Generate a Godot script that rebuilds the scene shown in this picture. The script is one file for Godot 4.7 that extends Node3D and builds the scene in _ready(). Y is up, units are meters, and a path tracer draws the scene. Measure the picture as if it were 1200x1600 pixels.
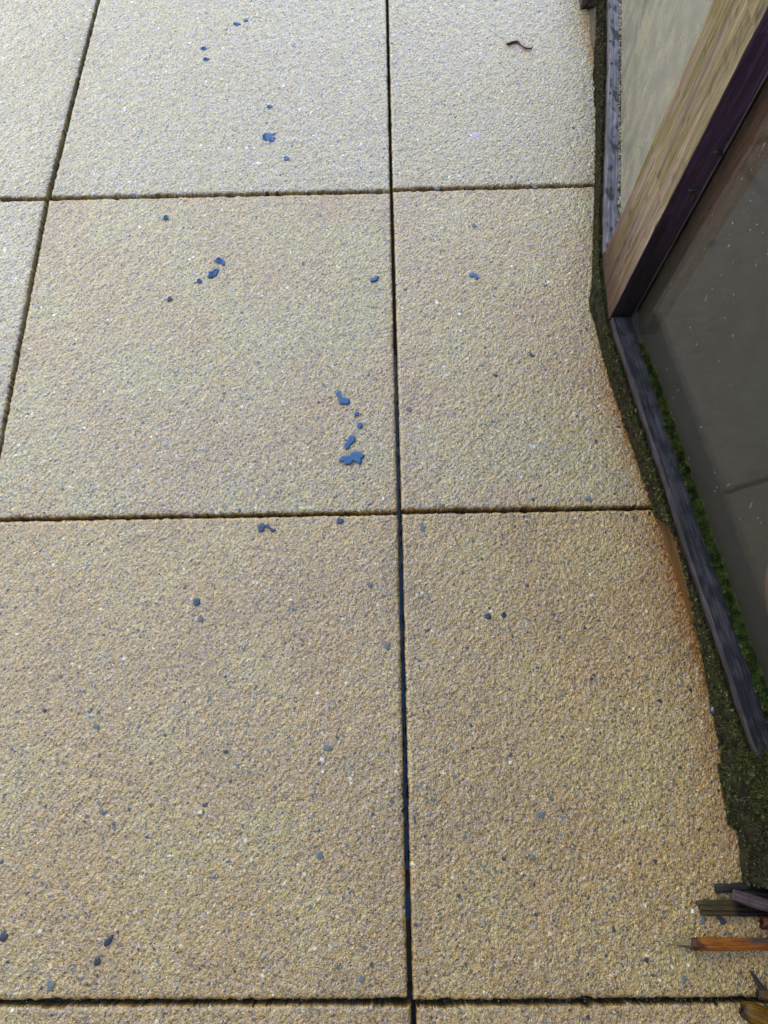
extends Node3D
# A corner of a patio of sandy textured concrete slabs, seen steeply from above, with the mossy foot of a timber greenhouse on the right.

var rng := RandomNumberGenerator.new()
var nz := FastNoiseLite.new()      # soft noise, frequency 1, used with scaled coordinates
var grain_noise := FastNoiseLite.new()

# ---- plan of the greenhouse foot: (x on the ground, x of the rail's front edge, z), all in metres
var FOOT: Array[Vector3] = [
	Vector3(0.4400, 0.4580, -1.660), Vector3(0.4015, 0.4245, -1.360), Vector3(0.4034, 0.4124, -1.260), Vector3(0.3949, 0.3925, -1.100),
	Vector3(0.3770, 0.3710, -0.940), Vector3(0.3594, 0.3528, -0.800), Vector3(0.3520, 0.3465, -0.745), Vector3(0.3430, 0.3450, -0.700),
	Vector3(0.3480, 0.3450, -0.665), Vector3(0.3517, 0.3462, -0.620), Vector3(0.3575, 0.3560, -0.560), Vector3(0.3640, 0.3655, -0.500),
	Vector3(0.3800, 0.3780, -0.420), Vector3(0.3904, 0.3880, -0.360), Vector3(0.3985, 0.3965, -0.300), Vector3(0.4085, 0.4060, -0.240),
	Vector3(0.4195, 0.4165, -0.180), Vector3(0.4290, 0.4270, -0.120), Vector3(0.4345, 0.4360, -0.060), Vector3(0.4352, 0.4460, -0.010),
	Vector3(0.4346, 0.4660, 0.070), Vector3(0.4300, 0.4800, 0.134)]
const RAIL_TOP := 0.060
const RAIL_THICK := 0.018


func _ready() -> void:
	rng.seed = 20240611
	nz.seed = 5
	nz.noise_type = FastNoiseLite.TYPE_SIMPLEX_SMOOTH
	nz.frequency = 1.0
	nz.fractal_type = FastNoiseLite.FRACTAL_FBM
	nz.fractal_octaves = 3
	grain_noise.seed = 11
	grain_noise.noise_type = FastNoiseLite.TYPE_SIMPLEX
	grain_noise.frequency = 1.0
	grain_noise.fractal_type = FastNoiseLite.FRACTAL_FBM
	grain_noise.fractal_octaves = 2

	# ---------------- camera, sky, sun, exposure
	var cam := Camera3D.new()
	cam.name = "camera"
	cam.position = Vector3(0, 0.92, 0)
	cam.rotation_degrees = Vector3(-69.598, 0, 0)
	cam.fov = 74.085
	cam.near = 0.02
	cam.far = 200.0
	cam.current = true
	add_child(cam)

	var sky_mat := ProceduralSkyMaterial.new()
	sky_mat.sky_top_color = Color(0.36, 0.575, 0.845)
	sky_mat.sky_horizon_color = Color(0.97, 0.985, 1.0)
	sky_mat.sky_energy_multiplier = 1.5
	sky_mat.sky_curve = 0.9
	sky_mat.ground_bottom_color = Color(0.25, 0.23, 0.2)
	sky_mat.ground_horizon_color = Color(0.5, 0.5, 0.48)
	sky_mat.sun_angle_max = 40.0
	sky_mat.sun_curve = 0.2
	var sky := Sky.new()
	sky.sky_material = sky_mat
	var env := Environment.new()
	env.background_mode = Environment.BG_SKY
	env.sky = sky
	env.background_energy_multiplier = 1.0
	env.tonemap_mode = Environment.TONE_MAPPER_LINEAR
	env.tonemap_exposure = 1.66
	env.sdfgi_enabled = true
	env.ssao_enabled = true
	env.ssil_enabled = true
	var we := WorldEnvironment.new()
	we.name = "world_environment"
	we.environment = env
	add_child(we)

	var sun := DirectionalLight3D.new()
	sun.name = "sun"
	sun.light_energy = 0.24
	sun.light_color = Color(1.0, 0.985, 0.96)
	sun.light_angular_distance = 22.0
	sun.shadow_enabled = true
	add_child(sun)
	sun.look_at_from_position(Vector3(-0.95, 0.95, -1.15), Vector3.ZERO)

	build_materials()
	build_ground()
	build_sky_blocker()
	build_paving()
	build_greenhouse()
	build_inside()
	build_splashes()
	build_small_things()


# =====================================================================  helpers

func tag(o: Node, label := "", category := "", group := "", kind := "") -> void:
	if label: o.set_meta("label", label)
	if category: o.set_meta("category", category)
	if group: o.set_meta("group", group)
	if kind: o.set_meta("kind", kind)


func put(called: String, m: Mesh, mat: Material, parent: Node = null, at := Vector3.ZERO) -> MeshInstance3D:
	var o := MeshInstance3D.new()
	o.name = numbered(called, parent if parent else self)
	o.mesh = m
	o.material_override = mat
	o.position = at
	(parent if parent else self).add_child(o, true)
	return o


func numbered(called: String, parent: Node) -> String:
	if not parent.has_node(called):
		return called
	var k := 1
	while parent.has_node("%s_%03d" % [called, k]):
		k += 1
	return "%s_%03d" % [called, k]


func base(called: String, at: Vector3) -> Node3D:
	var o := Node3D.new()
	o.name = numbered(called, self)
	o.position = at
	add_child(o)
	return o


# A grid of points (rows of equal length) as one smooth surface whose outside faces `out_dir` at its middle, or away from `inside` when a point is given.
func sheet(p: Array, uv: Array, col: Array, closed := false, inside = null, out_dir := Vector3.UP) -> ArrayMesh:
	var nu: int = p.size()
	var nv: int = p[0].size()
	var V := PackedVector3Array()
	var N := PackedVector3Array()
	var U := PackedVector2Array()
	var C := PackedColorArray()
	var I := PackedInt32Array()
	for i in nu:
		var row: Array = p[i]
		for j in nv:
			V.append(row[j])
			var j0: int = j - 1
			var j1: int = j + 1
			if closed:
				if j0 < 0: j0 = nv - 2
				if j1 >= nv: j1 = 1
			else:
				j0 = maxi(j0, 0)
				j1 = mini(j1, nv - 1)
			var du: Vector3 = p[mini(i + 1, nu - 1)][j] - p[maxi(i - 1, 0)][j]
			var dv: Vector3 = row[j1] - row[j0]
			N.append(du.cross(dv).normalized())
			if uv.size(): U.append(uv[i][j])
			if col.size(): C.append(col[i][j])
	var mi := nu / 2
	var mj := nv / 2
	var ref: Vector3 = out_dir if inside == null else p[mi][mj] - (inside as Vector3)
	var flip := N[mi * nv + mj].dot(ref) < 0.0
	if flip:
		for k in N.size(): N[k] = -N[k]
	for k in N.size():
		if N[k].length_squared() < 0.5: N[k] = ref.normalized()
	for i in nu - 1:
		for j in nv - 1:
			var a := i * nv + j
			var b := a + 1
			var c := a + nv
			var d := c + 1
			if flip:
				I.append_array(PackedInt32Array([a, c, b, b, c, d]))
			else:
				I.append_array(PackedInt32Array([a, b, c, b, d, c]))
	var arr := []
	arr.resize(Mesh.ARRAY_MAX)
	arr[Mesh.ARRAY_VERTEX] = V
	arr[Mesh.ARRAY_NORMAL] = N
	if U.size(): arr[Mesh.ARRAY_TEX_UV] = U
	if C.size(): arr[Mesh.ARRAY_COLOR] = C
	arr[Mesh.ARRAY_INDEX] = I
	var m := ArrayMesh.new()
	m.add_surface_from_arrays(Mesh.PRIMITIVE_TRIANGLES, arr)
	return m


# Sweeps a rounded rectangle along a path. side / up: half-extent vectors at each path point. Ends are closed. tint(p, n) gives the vertex colour.
func beam(path: Array, side: Array, up: Array, radius: float, wobble: float, tint: Callable, seed_at := 0.0, ns := 3) -> ArrayMesh:
	var ring := 4 * (ns + 3)
	var rows := []
	var uvs := []
	var cols := []
	var n := path.size()
	var along := 0.0
	for i in range(-2, n + 2):
		var k := clampi(i, 0, n - 1)
		var s: Vector3 = side[k]
		var u: Vector3 = up[k]
		var hs := s.length()
		var hu := u.length()
		var r := minf(radius, minf(hs, hu) * 0.95)
		var dir: Vector3 = (path[mini(k + 1, n - 1)] - path[maxi(k - 1, 0)]).normalized()
		if i > 0 and i < n: along += (path[i] - path[i - 1]).length()
		var shrink := 1.0
		var back := Vector3.ZERO
		if i == -2 or i == n + 1:
			shrink = 0.0
			back = dir * (radius * (-0.5 if i < 0 else 0.5))
		elif i == -1 or i == n:
			shrink = 1.0 - radius * 0.45 / minf(hs, hu)
			back = dir * (radius * (-0.5 if i < 0 else 0.5))
		var row := []
		var ruv := []
		var rc := []
		var per := 0.0
		var last := Vector3.ZERO
		for q in ring + 1:
			var side_id := (q % ring) / (ns + 3)
			var f := float((q % ring) % (ns + 3))
			# each side: ns points on the straight, then 3 round the corner
			var a := 0.0
			var b := 0.0
			var ang := 0.0
			var cx := (hs - r)
			var cy := (hu - r)
			if f < ns:
				var t := f * 2.0 / (ns - 1.0) - 1.0
				match side_id:
					0: a = hs; b = t * cy
					1: a = -t * cx; b = hu
					2: a = -hs; b = -t * cy
					3: a = t * cx; b = -hu
			else:
				ang = (side_id * 90.0 + (f - ns + 0.5) * 30.0)
				match side_id:
					0: a = cx; b = cy
					1: a = -cx; b = cy
					2: a = -cx; b = -cy
					3: a = cx; b = -cy
				a += cos(deg_to_rad(ang)) * r
				b += sin(deg_to_rad(ang)) * r
			var face_n := Vector2([1.0, 0.0, -1.0, 0.0][side_id], [0.0, 1.0, 0.0, -1.0][side_id]) if f < ns else Vector2(cos(deg_to_rad(ang)), sin(deg_to_rad(ang)))
			var off := s.normalized() * a + u.normalized() * b
			var out_n := s.normalized() * face_n.x + u.normalized() * face_n.y
			var pos: Vector3 = path[k] + off * shrink + back
			var w := nz.get_noise_3d(pos.x * 30.0 + seed_at, pos.y * 30.0, pos.z * 30.0) * wobble
			pos += out_n * w * shrink
			if q > 0: per += (off - last).length()
			last = off
			row.append(pos)
			ruv.append(Vector2(per, along))
			rc.append(tint.call(pos, out_n))
		rows.append(row)
		uvs.append(ruv)
		cols.append(rc)
	return sheet(rows, uvs, cols, true, path[n / 2])


# A round stick along a path, radius r(t); closed ends.
func stick(path: Array, radii: Array, wobble: float, tint: Callable, flat := 1.0) -> ArrayMesh:
	var rows := []
	var uvs := []
	var cols := []
	var n := path.size()
	var along := 0.0
	for i in range(-1, n + 1):
		var k := clampi(i, 0, n - 1)
		var dir: Vector3 = (path[mini(k + 1, n - 1)] - path[maxi(k - 1, 0)]).normalized()
		var s := dir.cross(Vector3.UP).normalized()
		var u := s.cross(dir).normalized()
		if i > 0 and i < n: along += (path[i] - path[i - 1]).length()
		var rr: float = 0.0 if (i < 0 or i >= n) else radii[k]
		var row := []
		var ruv := []
		var rc := []
		for q in 17:
			var an := TAU * float(q % 16) / 16.0
			var off := s * cos(an) + u * sin(an) * flat
			var bend := Vector3(0, nz.get_noise_2d(path[k].x * 9.0, 3.0 + path[k].z * 9.0), nz.get_noise_2d(path[k].x * 11.0, 12.0)) * wobble * 1.2
			var pos: Vector3 = path[k] + off * rr + bend
			if i == 0: pos -= dir * rr * 0.4 * nz.get_noise_2d(q % 16 * 1.7, path[0].z * 400.0)
			pos += off * nz.get_noise_3d(pos.x * 60.0, pos.y * 60.0 + 3.0, pos.z * 60.0) * wobble * (1.0 if rr > 0.0 else 0.0)
			row.append(pos)
			ruv.append(Vector2(float(q) / 16.0 * TAU * 0.007, along))
			rc.append(tint.call(pos, off))
		rows.append(row)
		uvs.append(ruv)
		cols.append(rc)
	return sheet(rows, uvs, cols, true, path[n / 2])


# A low rounded body over an outline (metres, centred): flat pebble, dried splash, chip.
func dome(outline: Array, high: float, sharp := 0.75, rough := 0.0, seed_at := 0.0) -> ArrayMesh:
	var rows := []
	var c := Vector2.ZERO
	for v in outline: c += v
	c /= outline.size()
	for k in 7:
		var f: float = [1.04, 1.0, 0.96, 0.88, 0.68, 0.36, 0.0][k]
		var h: float = [-0.35, 0.05, 0.45, 0.78, 0.95, 1.0, 1.0][k] * high
		var row := []
		for q in outline.size() + 1:
			var v: Vector2 = outline[q % outline.size()]
			var p := c + (v - c) * f
			var y := h
			if k > 2: y += nz.get_noise_2d(p.x * 160.0 + seed_at, p.y * 160.0 - seed_at) * rough
			row.append(Vector3(p.x, y, p.y))
		rows.append(row)
	return sheet(rows, [], [], true, null, Vector3.UP)


func ragged(w: float, h: float, n: int, rough: float, turn := 0.0) -> Array:
	var out := []
	var o := rng.randf() * 50.0
	for q in n:
		var an := TAU * q / n
		var r := 1.0 + nz.get_noise_2d(cos(an) * 0.9 + o, sin(an) * 0.9) * rough * 2.0 + nz.get_noise_2d(cos(an) * 2.6 + o, sin(an) * 2.6 + 7.0) * rough
		out.append(Vector2(cos(an) * w * 0.5, sin(an) * h * 0.5).rotated(turn) * r)
	return out


func at_foot(z: float) -> Vector2:      # (x on the ground, x of the rail's front) at z
	var last := FOOT.size() - 1
	for k in last:
		if z <= FOOT[k + 1].z or k == last - 1:
			var t := (z - FOOT[k].z) / (FOOT[k + 1].z - FOOT[k].z)
			var a := FOOT[maxi(k - 1, 0)]
			var d := FOOT[mini(k + 2, last)]
			return Vector2(cubic_interpolate(FOOT[k].x, FOOT[k + 1].x, a.x, d.x, t), cubic_interpolate(FOOT[k].y, FOOT[k + 1].y, a.y, d.y, t))
	return Vector2.ZERO


func lin(r: float, g: float, b: float) -> Color:
	return Color(r, g, b)


# =====================================================================  materials

var M := {}

func mat(color: Color, rough: float, spec := 0.5) -> StandardMaterial3D:
	var m := StandardMaterial3D.new()
	m.albedo_color = color.linear_to_srgb()
	m.roughness = rough
	m.metallic_specular = spec
	return m


func noise_image(n: int, type: int, freq: float, seed_: int, octaves := 1, ret := 0, dist := 0, jitter := 1.0) -> Image:
	var f := FastNoiseLite.new()
	f.seed = seed_
	f.noise_type = type
	f.frequency = freq
	f.fractal_type = FastNoiseLite.FRACTAL_NONE if octaves == 1 else FastNoiseLite.FRACTAL_FBM
	f.fractal_octaves = octaves
	f.cellular_return_type = ret
	f.cellular_distance_function = dist
	f.cellular_jitter = jitter
	return f.get_image(n, n, false, false, true)


# Sand and fine grit set in sandy cement, with coarser chips: [colour, height] at 0.6 mm a pixel.
func slab_images(seed_: int) -> Array:
	var n := 1024
	var cells := noise_image(n, FastNoiseLite.TYPE_CELLULAR, 0.30, seed_, 1, FastNoiseLite.RETURN_CELL_VALUE).get_data()
	var round_ := noise_image(n, FastNoiseLite.TYPE_CELLULAR, 0.30, seed_, 1, FastNoiseLite.RETURN_DISTANCE).get_data()
	var small := noise_image(n, FastNoiseLite.TYPE_CELLULAR, 0.52, seed_ + 1, 1, FastNoiseLite.RETURN_CELL_VALUE).get_data()
	var soft := noise_image(n, FastNoiseLite.TYPE_SIMPLEX, 0.075, seed_ + 2, 4).get_data()
	var fine := noise_image(n, FastNoiseLite.TYPE_SIMPLEX, 0.22, seed_ + 3, 3).get_data()
	var patch := noise_image(n, FastNoiseLite.TYPE_SIMPLEX, 0.035, seed_ + 5, 4).get_data()
	var r := RandomNumberGenerator.new()
	r.seed = seed_
	var la := PackedColorArray()
	var lb := PackedColorArray()
	for k in 512:
		var q := r.randf()
		var v := r.randf_range(-0.115, 0.115)
		var c := Color(0.675 + v, 0.600 + v, 0.435 + v * 0.9)
		if q < 0.16: c = Color(0.71 + v, 0.595 + v, 0.345 + v)           # ochre
		elif q < 0.23: c = Color(0.83 + v, 0.81 + v, 0.74 + v)           # pale quartz
		elif q < 0.32: c = Color(0.50 + v, 0.45 + v, 0.37 + v)           # dull brown
		elif q < 0.38: c = Color(0.52 + v, 0.50 + v, 0.52 + v)           # lilac grey
		elif q < 0.45: c = Color(0.22 + v, 0.19 + v, 0.17 + v)           # dark
		if k < 256: la.append(c)
		else: lb.append(c)
	var out := PackedByteArray()
	out.resize(n * n * 3)
	var hgt := PackedByteArray()
	hgt.resize(n * n)
	var o := 0
	for k in n * n:
		var a := la[cells[k]]
		var b := lb[small[k]]
		var p := patch[k] / 255.0 - 0.5
		var s := (0.97 + 0.10 * (fine[k] / 255.0 - 0.5)) * 255.0
		out[o] = int(clampf((a.r * 0.6 + b.r * 0.4) * s * (1.0 + 0.06 * p), 0, 255))
		out[o + 1] = int(clampf((a.g * 0.6 + b.g * 0.4) * s * (1.0 + 0.02 * p), 0, 255))
		out[o + 2] = int(clampf((a.b * 0.6 + b.b * 0.4) * s * (1.0 - 0.34 * p), 0, 255))
		o += 3
		hgt[k] = int(clampf((255.0 - round_[k]) * 0.24 + fine[k] * 0.38 + soft[k] * 0.38, 0, 255))
	var im := Image.create_from_data(n, n, false, Image.FORMAT_RGB8, out)
	# coarser chips of slate, flint and quartz in the mix
	for k in 2600:
		var x := r.randi_range(4, n - 5)
		var y := r.randi_range(4, n - 5)
		if patch[y * n + x] > 118 and r.randf() < 0.45: continue
		var big := pow(r.randf(), 3.0)
		var ra := 1.5 + big * 3.6
		var rb := ra * r.randf_range(0.5, 1.0)
		var turn := r.randf() * PI
		var q := r.randf()
		var c := Color(0.17, 0.165, 0.18)
		if q < 0.22: c = Color(0.36, 0.39, 0.42)
		elif q < 0.36: c = Color(0.33, 0.36, 0.33)
		elif q < 0.54: c = Color(0.83, 0.82, 0.80)
		elif q < 0.74: c = Color(0.58, 0.56, 0.61)
		var ct := cos(turn)
		var st := sin(turn)
		var m := int(ceil(ra)) + 1
		for dy in range(-m, m + 1):
			for dx in range(-m, m + 1):
				var u := (dx * ct + dy * st) / ra
				var w := (-dx * st + dy * ct) / rb
				var d := u * u + w * w + 0.3 * sin(u * 3.0 + k) * w
				if d < 1.0 and x + dx >= 0 and y + dy >= 0 and x + dx < n and y + dy < n:
					var f := clampf((1.0 - d) * 3.5, 0.0, 1.0)
					im.set_pixel(x + dx, y + dy, im.get_pixel(x + dx, y + dy).lerp(c, f))
					var at := (y + dy) * n + x + dx
					hgt[at] = int(lerpf(hgt[at], 140.0, f * 0.7))
	return [im, Image.create_from_data(n, n, false, Image.FORMAT_L8, hgt)]


func build_materials() -> void:
	for k in 2:
		var im: Array = slab_images(31 + 17 * k)
		var m := StandardMaterial3D.new()
		m.albedo_texture = ImageTexture.create_from_image(im[0])
		m.texture_repeat = true
		m.vertex_color_use_as_albedo = true
		m.heightmap_enabled = true
		m.heightmap_texture = ImageTexture.create_from_image(im[1])
		m.heightmap_scale = 0.32
		m.roughness = 0.46
		m.metallic_specular = 0.6
		m.clearcoat_enabled = true      # damp
		m.clearcoat = 0.7
		m.clearcoat_roughness = 0.42
		M["slab%d" % k] = m
	# wood: a pale grain, stretched along the length, coloured by the vertex colours
	var g := noise_image(512, FastNoiseLite.TYPE_SIMPLEX, 0.035, 4, 4)
	var thin := g.get_region(Rect2i(0, 0, 512, 24))
	thin.resize(512, 512, Image.INTERPOLATE_CUBIC)
	var fine := noise_image(512, FastNoiseLite.TYPE_SIMPLEX, 0.16, 9, 3)
	var thin2 := fine.get_region(Rect2i(0, 0, 512, 40))
	thin2.resize(512, 512, Image.INTERPOLATE_CUBIC)
	var pit := noise_image(512, FastNoiseLite.TYPE_SIMPLEX, 0.11, 19, 3)
	var da := thin.get_data()
	var db := thin2.get_data()
	var dc := pit.get_data()
	var wood := PackedByteArray()
	wood.resize(512 * 512)
	for k in 512 * 512:
		wood[k] = int(clampf(70.0 + da[k] * 0.36 + db[k] * 0.30 + dc[k] * 0.10, 0, 255))
	var wim := Image.create_from_data(512, 512, false, Image.FORMAT_L8, wood)
	var wt := ImageTexture.create_from_image(wim)
	for spec in [["wood", 0.72, 0.06], ["wood_damp", 0.66, 0.10], ["wood_wet", 0.42, 0.09]]:
		var m := StandardMaterial3D.new()
		m.albedo_texture = wt
		m.texture_repeat = true
		m.uv1_scale = Vector3(11.0, 4.5, 1)
		m.vertex_color_use_as_albedo = true
		m.heightmap_enabled = true
		m.heightmap_texture = wt
		m.heightmap_scale = spec[2]
		m.roughness = spec[1]
		m.metallic_specular = 0.34
		M[spec[0]] = m
	# moss: colour by vertex
	var moss := StandardMaterial3D.new()
	moss.vertex_color_use_as_albedo = true
	moss.roughness = 0.85
	moss.metallic_specular = 0.3
	M.moss = moss
	# panes
	var glass := StandardMaterial3D.new()
	glass.transparency = BaseMaterial3D.TRANSPARENCY_ALPHA
	glass.albedo_color = Color(0.6, 0.65, 0.62, 0.02)
	glass.roughness = 0.05
	glass.metallic_specular = 0.4
	M.glass = glass
	M.film_far = film(3, Color(0.655, 0.625, 0.535), 0.60)
	M.film_near = film(8, Color(0.33, 0.275, 0.17), 0.15)
	M.splash = mat(Color(0.003, 0.046, 0.125), 0.08, 0.60)  # dark paint, with the blue of the reflected sky strengthened in its colour
	M.splash_dull = mat(Color(0.014, 0.022, 0.034), 0.25, 0.6)
	M.chip_slate = mat(Color(0.115, 0.130, 0.122), 0.55)
	M.chip_dark = mat(Color(0.035, 0.035, 0.042), 0.4)
	M.chip_green = mat(Color(0.12, 0.135, 0.11), 0.5)
	M.chip_brown = mat(Color(0.12, 0.10, 0.085), 0.5)
	M.chip_pale = mat(Color(0.55, 0.53, 0.50), 0.5)
	M.soil = mat(Color(0.016, 0.014, 0.010), 0.9)
	M.black = mat(Color(0.012, 0.011, 0.010), 0.5)
	M.water = mat(Color(0.005, 0.008, 0.010), 0.08, 0.33)
	M.plastic = mat(Color(0.16, 0.17, 0.165), 0.6)
	M.clay = mat(Color(0.20, 0.085, 0.045), 0.85)
	M.worm = mat(Color(0.085, 0.026, 0.022), 0.35)
	M.petal = mat(Color(0.42, 0.33, 0.60), 0.6)


# Dirt and algae on a pane: uneven, in runs, with dots of splashed grit.
func film(seed_: int, c: Color, much: float) -> StandardMaterial3D:
	var n := 512
	var cloud := noise_image(n, FastNoiseLite.TYPE_SIMPLEX, 0.012, seed_, 4).get_data()
	var run := noise_image(n, FastNoiseLite.TYPE_SIMPLEX, 0.02, seed_ + 1, 3)
	run = run.get_region(Rect2i(0, 0, n, 60))
	run.resize(n, n, Image.INTERPOLATE_CUBIC)
	var rd := run.get_data()
	var fine := noise_image(n, FastNoiseLite.TYPE_SIMPLEX, 0.35, seed_ + 2, 2).get_data()
	var im := Image.create(n, n, false, Image.FORMAT_RGBA8)
	for k in n * n:
		var a := much * (0.55 + 0.45 * cloud[k] / 255.0 + 0.16 * (rd[k] / 255.0 - 0.5) + 0.16 * (fine[k] / 255.0 - 0.5))
		var green := clampf((rd[k] / 255.0 - 0.5) * 1.6, 0.0, 1.0)
		var cc := c.lerp(Color(c.r * 0.98, c.g * 1.0, c.b * 0.86), green)
		im.set_pixel(k % n, k / n, Color(cc.r, cc.g, cc.b, clampf(a, 0.0, 0.95)))
	var r := RandomNumberGenerator.new()
	r.seed = seed_
	for k in 1500:
		var x := r.randi_range(6, n - 7)
		var y := r.randi_range(14, n - 15)
		var pale := r.randf() < 0.75
		var a := pow(r.randf(), 2.2) * 0.6 * (0.35 if much > 0.4 and pale else 1.0)
		var cc := Color(0.80, 0.79, 0.68, a) if pale else Color(0.10, 0.09, 0.07, a)
		var big := r.randf()
		var w := 1 if big < 0.80 else 2
		var h := 1 if big < 0.50 else (2 if big < 0.96 else r.randi_range(4, 11))
		var slant := r.randf_range(-0.5, 0.5)
		for q in h:
			for u in w: im.set_pixel(x + u + int(q * slant), y + q, cc)
	var m := StandardMaterial3D.new()
	m.transparency = BaseMaterial3D.TRANSPARENCY_ALPHA
	m.albedo_texture = ImageTexture.create_from_image(im)
	m.texture_repeat = true
	m.roughness = 0.8
	m.metallic_specular = 0.3
	return m


# =====================================================================  ground and paving

func build_ground() -> void:
	var p := PlaneMesh.new()
	p.size = Vector2(120, 120)
	var m := mat(Color(0.10, 0.085, 0.06), 0.95)
	var o := put("ground", p, m, null, Vector3(0, -0.045, 0))
	o.set_meta("kind", "structure")
	# damp sand and grit at the bottom of the joints
	var rows := []
	for i in 70:
		var row := []
		for j in 50:
			var x := -1.3 + 2.0 * j / 49.0
			var z := -1.65 + 2.6 * i / 69.0
			row.append(Vector3(x, -0.0265 + nz.get_noise_2d(x * 12.0, z * 12.0) * 0.009, z))
		rows.append(row)
	var b := put("joint_bed", sheet(rows, [], []), mat(Color(0.030, 0.025, 0.018), 0.8))
	b.set_meta("kind", "structure")


func build_sky_blocker() -> void:      # unseen wall added behind the camera to keep sky light off the near slabs
	var b := BoxMesh.new()
	b.size = Vector3(9.0, 5.2, 0.25)
	var o := put("sky_blocker", b, mat(Color(0.34, 0.27, 0.19), 0.9), null, Vector3(-1.0, 2.55, 1.04))
	o.set_meta("kind", "structure")


func stain(x: float, z: float) -> float:        # how much rusty-orange seep from the timber lies on the slab here
	if z > 0.16: return 0.0
	var f := at_foot(z)
	var d := f.x - x
	if d > 0.09: return 0.0
	var along := smoothstep(-0.68, -0.58, z) * (1.0 - smoothstep(0.02, 0.14, z))
	along = maxf(along, 0.75 * (1.0 - smoothstep(-1.30, -1.18, z)) * smoothstep(-1.42, -1.36, z))
	along = maxf(along, 0.10)
	var reach := 0.0115 + 0.008 * nz.get_noise_2d(x * 40.0 + 9.0, z * 40.0)
	reach *= 1.0 + 0.5 * smoothstep(-0.4, -0.2, z)
	return clampf(exp(-maxf(d, 0.0) / maxf(reach, 0.004)) * along, 0.0, 1.0)


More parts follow.
